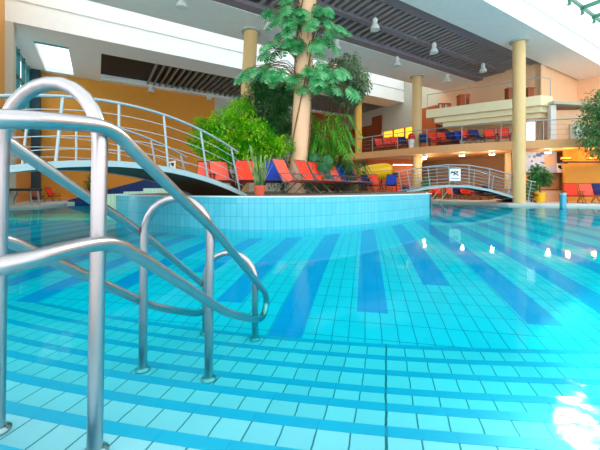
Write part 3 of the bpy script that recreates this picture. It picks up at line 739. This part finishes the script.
for k in range(3):
    st.tube([axis(z)+Vector((.33*math.cos(k*2.1+z*.5-1.2), .33*math.sin(k*2.1+z*.5-1.2), 0)) for z in [1.5+.3*i for i in range(21)]], .025, 6)
mb.build('leaves', green_mon, mo); st.build('stems', bark_m, mo)
mo2 = thing('monstera', 'dark broad-leaved monstera at the foot of the palm, right of the peach column', 'plant', at(316, 10.9, iz))
mb = MB(); st = MB()
for i in range(26):
    q = Vector((random.uniform(-.35, .45), random.uniform(-.3, .4), random.uniform(.4, 1.45))); d = Vector((q.x+random.uniform(-.6, .6), -.7, -.6))
    monstera_leaf(mb, q, d, Vector((0, -.8, .8))+rnd_dir()*.4, random.uniform(.26, .4)); st.tube([Vector((0, 0, .02)), Vector((q.x*.4, q.y*.4, q.z*.7)), q], .01, 5)
mb.build('leaves', leafmat('dark_monstera', lin(16, 84, 44), lin(48, 138, 84), 2), mo2); st.build('stems', bark_m, mo2)
ub = at(318, 12.6, iz)
bush('undergrowth_shrub', 'low dark shrub filling the bed behind the red loungers on the island', ub, [(-1.2, .2, .8, .8, .5, .7), (-.2, .3, .9, .8, .5, .8), (.7, .3, .8, .7, .5, .7), (1.2, .2, .6, .5, .4, .5), (-.4, .6, 2.0, .6, .5, .8), (-1.9, .3, 1.0, .5, .4, .8)], 2600, .17, .07, green_dark, 'shrub', .5, .4)
hb = at(305, 11.2, iz)
# right-hand fig tree
tb = at(622, 15.4, .12)
bl = []
for px, py, Y, r in ((600, 105, 15.2, .8), (592, 125, 15.2, .72), (612, 120, 15.3, 1.1), (592, 145, 15.1, .55), (606, 142, 15.2, .8), (608, 95, 15.2, .5), (625, 105, 15.4, .9), (586, 135, 15.1, .4), (597, 153, 15.1, .3)):
    q = at(px, Y, None, py)-tb; bl.append((q.x, q.y, q.z, r, r*.9, r))
t_ = thing('weeping_fig', 'green small-leaved tree hanging in at the right edge in front of the balcony', 'tree', tb)
crown(bl, 5200, .16, .07, .9, .4).build('foliage', green_fig, t_)
tk = MB().tube([(0, 0, .02), (.05, 0, 1.2), (-.1, -.05, 2.4), (-.2, 0, 3.6)], [.11, .09, .08, .05], 8); branches(tk, (-.1, -.05, 2.2), bl, .05); tk.build('trunk', bark_m, t_)
yp = thing('potted_shrub', 'dark green shrub in a yellow pot on the right pool deck beside the footbridge foot', 'plant', at(540, 16.6, .12))
MB().lathe([(.17, 0), (.23, .2), (.23, .42), (.26, .44), (.26, .5), (.2, .5), (.19, .46)], (0, 0, 0), 20).build('pot', yellow_m, yp, True)
crown([(-.1, 0, 1.45, .5, .4, .45), (.25, 0, 1.2, .4, .35, .4), (-.35, 0, .75, .25, .25, .2), (-.25, 0, 1.1, .35, .3, .3)], 1300, .16, .075, .4, .3).build('foliage', green_dark, yp)
branches(MB(), (0, 0, .45), [(-.1, 0, 1.4, .4, .4, .4), (.2, 0, 1.2, .3, .3, .3)], .03).build('stem', bark_m, yp)
for px, Y, s_, lab in ((92, 19.4, 1.0, 'small dark shrub under the left footbridge, left of a white notice'), (425, 20.2, .8, 'leafy shrub behind the left end of the right footbridge'), (531.5, 17.6, .8, 'yellow-green shrub behind the tall front column, left of the yellow pot')):
    o = bush('small_shrub', lab, at(px, Y, .12), [(0, 0, .95*s_, .38*s_, .3, .4*s_), (.1, 0, 1.4*s_, .3*s_, .3, .3*s_), (-.1, 0, .5*s_, .3*s_, .3, .3*s_)], 500, .17, .08, green_dark if px < 500 else green_bright, 'shrub', .4, .3, .03)

# ---------------------------------------------------------------- left side: navy stair wall, pale steps, table, notices
m = MB(); p = [at(80, 19.0, 0), at(134, 19.0, 0), at(172, 19.0, 0)]
def skew(m, x0, x1, y0, y1, zb, z0, z1):
    m.add([(x0, y0, zb), (x1, y0, zb), (x1, y1, zb), (x0, y1, zb), (x0, y0, z0), (x1, y0, z1), (x1, y1, z1), (x0, y1, z0)], [(3, 2, 1, 0), (4, 5, 6, 7), (0, 1, 5, 4), (1, 2, 6, 5), (2, 3, 7, 6), (3, 0, 4, 7)])
skew(m, -12.3, -6.5, 17.2, 17.5, -1, .20, 1.75)
nw = m.build('wall_ramp', navy_t); struct(nw)
m = MB()
for i, (x0, x1, zt) in enumerate(((-7.3, -6.3, .62), (-6.3, -5.6, .72), (-5.6, -4.4, .84))): m.box(((x0+x1)/2, 12.4, (zt-1.0)/2), (x1-x0, 1.6, zt+1.0))
struct(m.build('floor_pale_steps', pale_t))
struct(MB().box((-7.2, 10.8, -.55), (4.4, 1.6, .96)).build('floor_submerged_step', pale_t))
tb_ = thing('low_table', 'low dark-topped table with pale slanted legs on the left pool deck', 'table', at(25, 14.0, .12))
bevel(MB().box((0, 0, .66), (1.05, .6, .11)).build('tabletop', plain('dark_top', lin(40, 66, 72), .5), tb_), .02)
for x, y in ((-.55, -.2), (.45, -.2), (-.55, .2), (.45, .2)):
    MB().tube([(x*1.3 if x < 0 else x, y, 0), (x*.85, y, .62)], .035, 8).build('leg', dull_steel, tb_)
def notice(label, p, wd_, hh_, rz=0):
    o = thing('notice', label, 'sign', p, rz); MB().box((0, 0, 0), (wd_, .02, hh_)).build('panel', sign_white, o)
    MB().box((-wd_*.08, -.014, hh_*.16), (wd_*.5, .01, hh_*.3)).box((wd_*.1, -.014, -.02), (wd_*.4, .01, hh_*.12)).build('printed_mark', black_m, o); return o
AR = math.atan2(.53, .848)
q = ab(5.2, N4-.02); notice('small white notice with a dark mark on the orange wall under the left footbridge', at(119, 22.6, EYE+.42), .44, .55, AR)
nb = thing('bridge_notice', 'white notice with black pictograms hung on the far rail of the left footbridge', 'sign', at(171.5, 7.75, None, 166), R(-50))
MB().box((0, 0, 0), (.5, .015, .22)).build('panel', sign_white, nb)
for x, z, a_, b_ in ((-.15, .03, .12, .08), (.02, .05, .05, .05), (.13, .03, .12, .07)): MB().box((x, -.012, z), (a_, .01, b_)).build('pictogram', black_m, nb)
# right: map board, notice, bench, niche lamps
mp = thing('map_board', 'large white board with a blue and orange map, right of the tall front column', 'board', at(541, 18.3, None, 162), R(-6))
MB().box((0, 0, 0), (1.62, .05, 1.22)).build('board', plain('map_paper', lin(176, 188, 216), .6, 0, .2, 5), mp)
random.seed(3); mblue = plain('map_blue', lin(90, 124, 190), .6)
for i in range(18): MB().box((random.uniform(-.7, .15), -.03, random.uniform(-.5, .5)), (random.uniform(.06, .22), .01, random.uniform(.05, .16))).build('blue_print', mblue, mp)
MB().box((.42, -.03, .05), (.55, .01, .5)).build('orange_print', plain('map_orange', lin(226, 178, 150), .6), mp)
notice('white upright notice with a dark pictogram right of the map board', at(560, 18.0, None, 168), .34, .5)
bn = thing('bench_wall', 'low beige built-in bench wall behind the yellow pot', 'bench', at(528, 18.2, .12))
MB().box((0, 0, .3), (3.6, .5, .6)).build('base', plain('bench_tile', lin(226, 184, 146), .6), bn); MB().box((0, 0, .63), (3.66, .56, .06)).build('top', brown_m, bn)
MB().box((.9, .3, 1.15), (2.1, .1, 1.0)).build('back_panel', plain('back_panel', lin(206, 150, 104), .6), bn)
struct(MB().prism([(14.2, 17.4), (20, 17.0), (20, 17.3), (14.3, 17.7)], .12, zb0).build('wall_niche', ochre_m))
ld = thing('wall_ledge', 'dark ledge running along the orange-lit wall at right', 'ledge', at(588, 17.0, None, 162)); MB().box((0, 0, 0), (2.6, .25, .06)).build('shelf', dark_metal, ld)
MB().box((-1.15, .02, -.05), (.08, .2, .06)).build('bracket', dark_metal, ld)
warm = lin(255, 150, 40)
lampm = emit('lamp_glow', (1, .95, .86, 1), 10); warm_m = emit('warm_glow', warm, 5)
for px, lab in ((566, 'orange wall lamp above the ledge, left one, nearer the white notice'), (592, 'orange wall lamp above the ledge, right one, behind the hanging tree')):
    o = thing('wall_lamp', lab, 'lamp', at(px, 16.9, None, 159)); MB().box((0, 0, 0), (.5, .1, .06)).build('housing', brown_m, o); MB().box((0, 0, .05), (.46, .07, .04)).build('tube', warm_m, o)
    l = bpy.data.lights.new('lamp', 'POINT'); l.energy = 18; l.color = (1, .5, .12); l.shadow_soft_size = .1; lo = link('lamp_light', l, o, (0, -.12, .22))
dn = [(425, 19.6, 'round downlight under the balcony slab right of the left column, nearer the slab edge'), (424, 21.0, 'round downlight under the balcony slab right of the left column, further back'), (462, 18.9, 'round downlight under the balcony slab above the middle of the right footbridge'), (492, 18.2, 'warm downlight under the balcony slab left of the slim beige column'), (548, 17.3, 'round downlight under the balcony slab above the map board')]
for px, Y, lab in dn:
    o = thing('downlight', lab, 'lamp', at(px, Y, zb0), 0, 'downlights under the balcony slab')
    MB().lathe([(.13, -.16), (.17, -.12), (.17, 0)], (0, 0, 0), 16).build('housing', white_paint, o, True); MB().lathe([(.13, -.18), (.14, -.161)], (0, 0, 0), 16).build('diffuser', lampm, o)
    l = bpy.data.lights.new('downlight', 'POINT'); l.energy = 26; l.color = (1, .78, .5); l.shadow_soft_size = .08; link('downlight_light', l, o, (0, 0, -.32))
sl = thing('strip_light', 'long white strip light under the balcony slab left of the left beige column', 'lamp', at(405, 23.3, None, 165), R(8))
MB().box((0, 0, .04), (1.8, .16, .06)).build('housing', white_paint, sl); MB().box((0, 0, 0), (1.76, .12, .04)).build('tube', lampm, sl)
dk = thing('wall_screen', 'small black screen on the rust wall left of the left beige column', 'screen', at(395, 23.6, None, 175)); MB().box((0, 0, 0), (.42, .06, .36)).build('body', black_m, dk); MB().box((0, -.035, 0), (.36, .01, .3)).build('glass', plain('screen_glass', lin(16, 16, 20), .2), dk)
MB().box((0, .1, 0), (.08, .16, .08)).build('bracket', black_m, dk)
struct(MB().prism([(5.0, 23.8), (8.3, 23.8), (8.3, 24.1), (5.0, 24.1)], .12, zb0).build('wall_rust', rust_m))
bn_ = thing('waste_bin', 'white bin with a red top at the long balcony railing, left of a beige column', 'bin', at(411.5, 20.6, zb1))
MB().lathe([(.16, 0), (.19, .62)], (0, 0, 0), 18).build('body', sign_white, bn_, True); MB().lathe([(.2, .62), (.22, .66), (.2, .9), (.1, 1.0)], (0, 0, 0), 18).build('lid', plain('red_lid', lin(206, 30, 34), .5), bn_, True)
# cyan bollard at the deck edge and ladder rails under the bridge
bo = thing('pool_bollard', 'teal cylindrical bollard standing in the water at the right pool edge', 'bollard', at(563, 14.2, -.09))
MB().lathe([(.125, 0), (.125, .60), (.115, .62)], (0, 0, 0), 24).build('post', plain('teal_paint', lin(60, 160, 190), .25, .3), bo, True); MB().lathe([(.135, .62), (.135, .70), (.11, .73), (.02, .735)], (0, 0, 0), 24).build('cap', plain('cap_grey', lin(130, 170, 185), .3, .3), bo, True)
ldr = thing('pool_ladder', 'pair of slanted steel stair rails at the water under the right footbridge', 'ladder', at(440, 19.6, -.2))
for x in (0, .6): MB().tube([(x-.75, -.3, -.0), (x-.75, -.3, .25), (x+.3, .6, 1.05), (x+.45, .7, 1.05), (x+.45, .7, .32)], .03, 8).build('rail', dull_steel, ldr, True)
# ceiling lamps
lamp_glass = plain('lamp_glass', lin(226, 236, 232), .15, 0, .02)
bell = MB().lathe([(.20, 0), (.19, .10), (.12, .24), (.10, .27)], (0, 0, 0), 18).mesh('shade', lamp_glass, True)
hous = MB().lathe([(.10, .27), (.105, .30), (.105, .46), (.06, .50)], (0, 0, 0), 18).mesh('housing', sign_white, True)
rod = MB().tube([(0, 0, .50), (0, 0, .80)], .015, 6).mesh('rod', dull_steel)
bulb = MB().lathe([(.02, .03), (.06, .07), (.05, .14), (.02, .18)], (0, 0, 0), 12).mesh('bulb', emit('bulb_glow', (1, .97, .9, 1), 2.0), True)
def bell_lamp(px, py, zt, lab):
    z = H-.62+zt; Y = F*(z-EYE)/(HY-py); o = thing('bell_lamp', lab, 'lamp', at(px, Y, z), 0, 'bell-shaped ceiling lamps')
    link('shade', bell, o); link('housing', hous, o); link('rod', rod, o); link('bulb', bulb, o)
for px, py, zt, lab in ((434, 53, .1, 'bell lamp under the slatted ceiling, middle one of three towards the right'), (483, 72, .1, 'bell lamp under the slatted ceiling, the one closest to the tall front column'), (375, 30, .1, 'largest bell lamp under the slatted ceiling, right of the monstera'),
    (447, 82, 0, 'bell lamp under the plain soffit just above the left end of the cream balcony'), (397, 66, 0, 'small bell lamp under the soffit left of the left beige column top'), (268, 31, 0, 'bell lamp under the soffit just right of the ochre column top'),
    (337, 50, 0, 'bell lamp under the soffit right of the monstera column, beneath the slatted edge'), (182, 8, 0, 'bell lamp at the top edge of the picture, left of the ochre column'),
    (151, 92, 0, 'bell lamp hanging in front of the orange wall at left, above the footbridge'), (209, 100, 0, 'bell lamp hanging at the right end of the orange wall, above the bright bush')):
    bell_lamp(px, py, zt, lab)
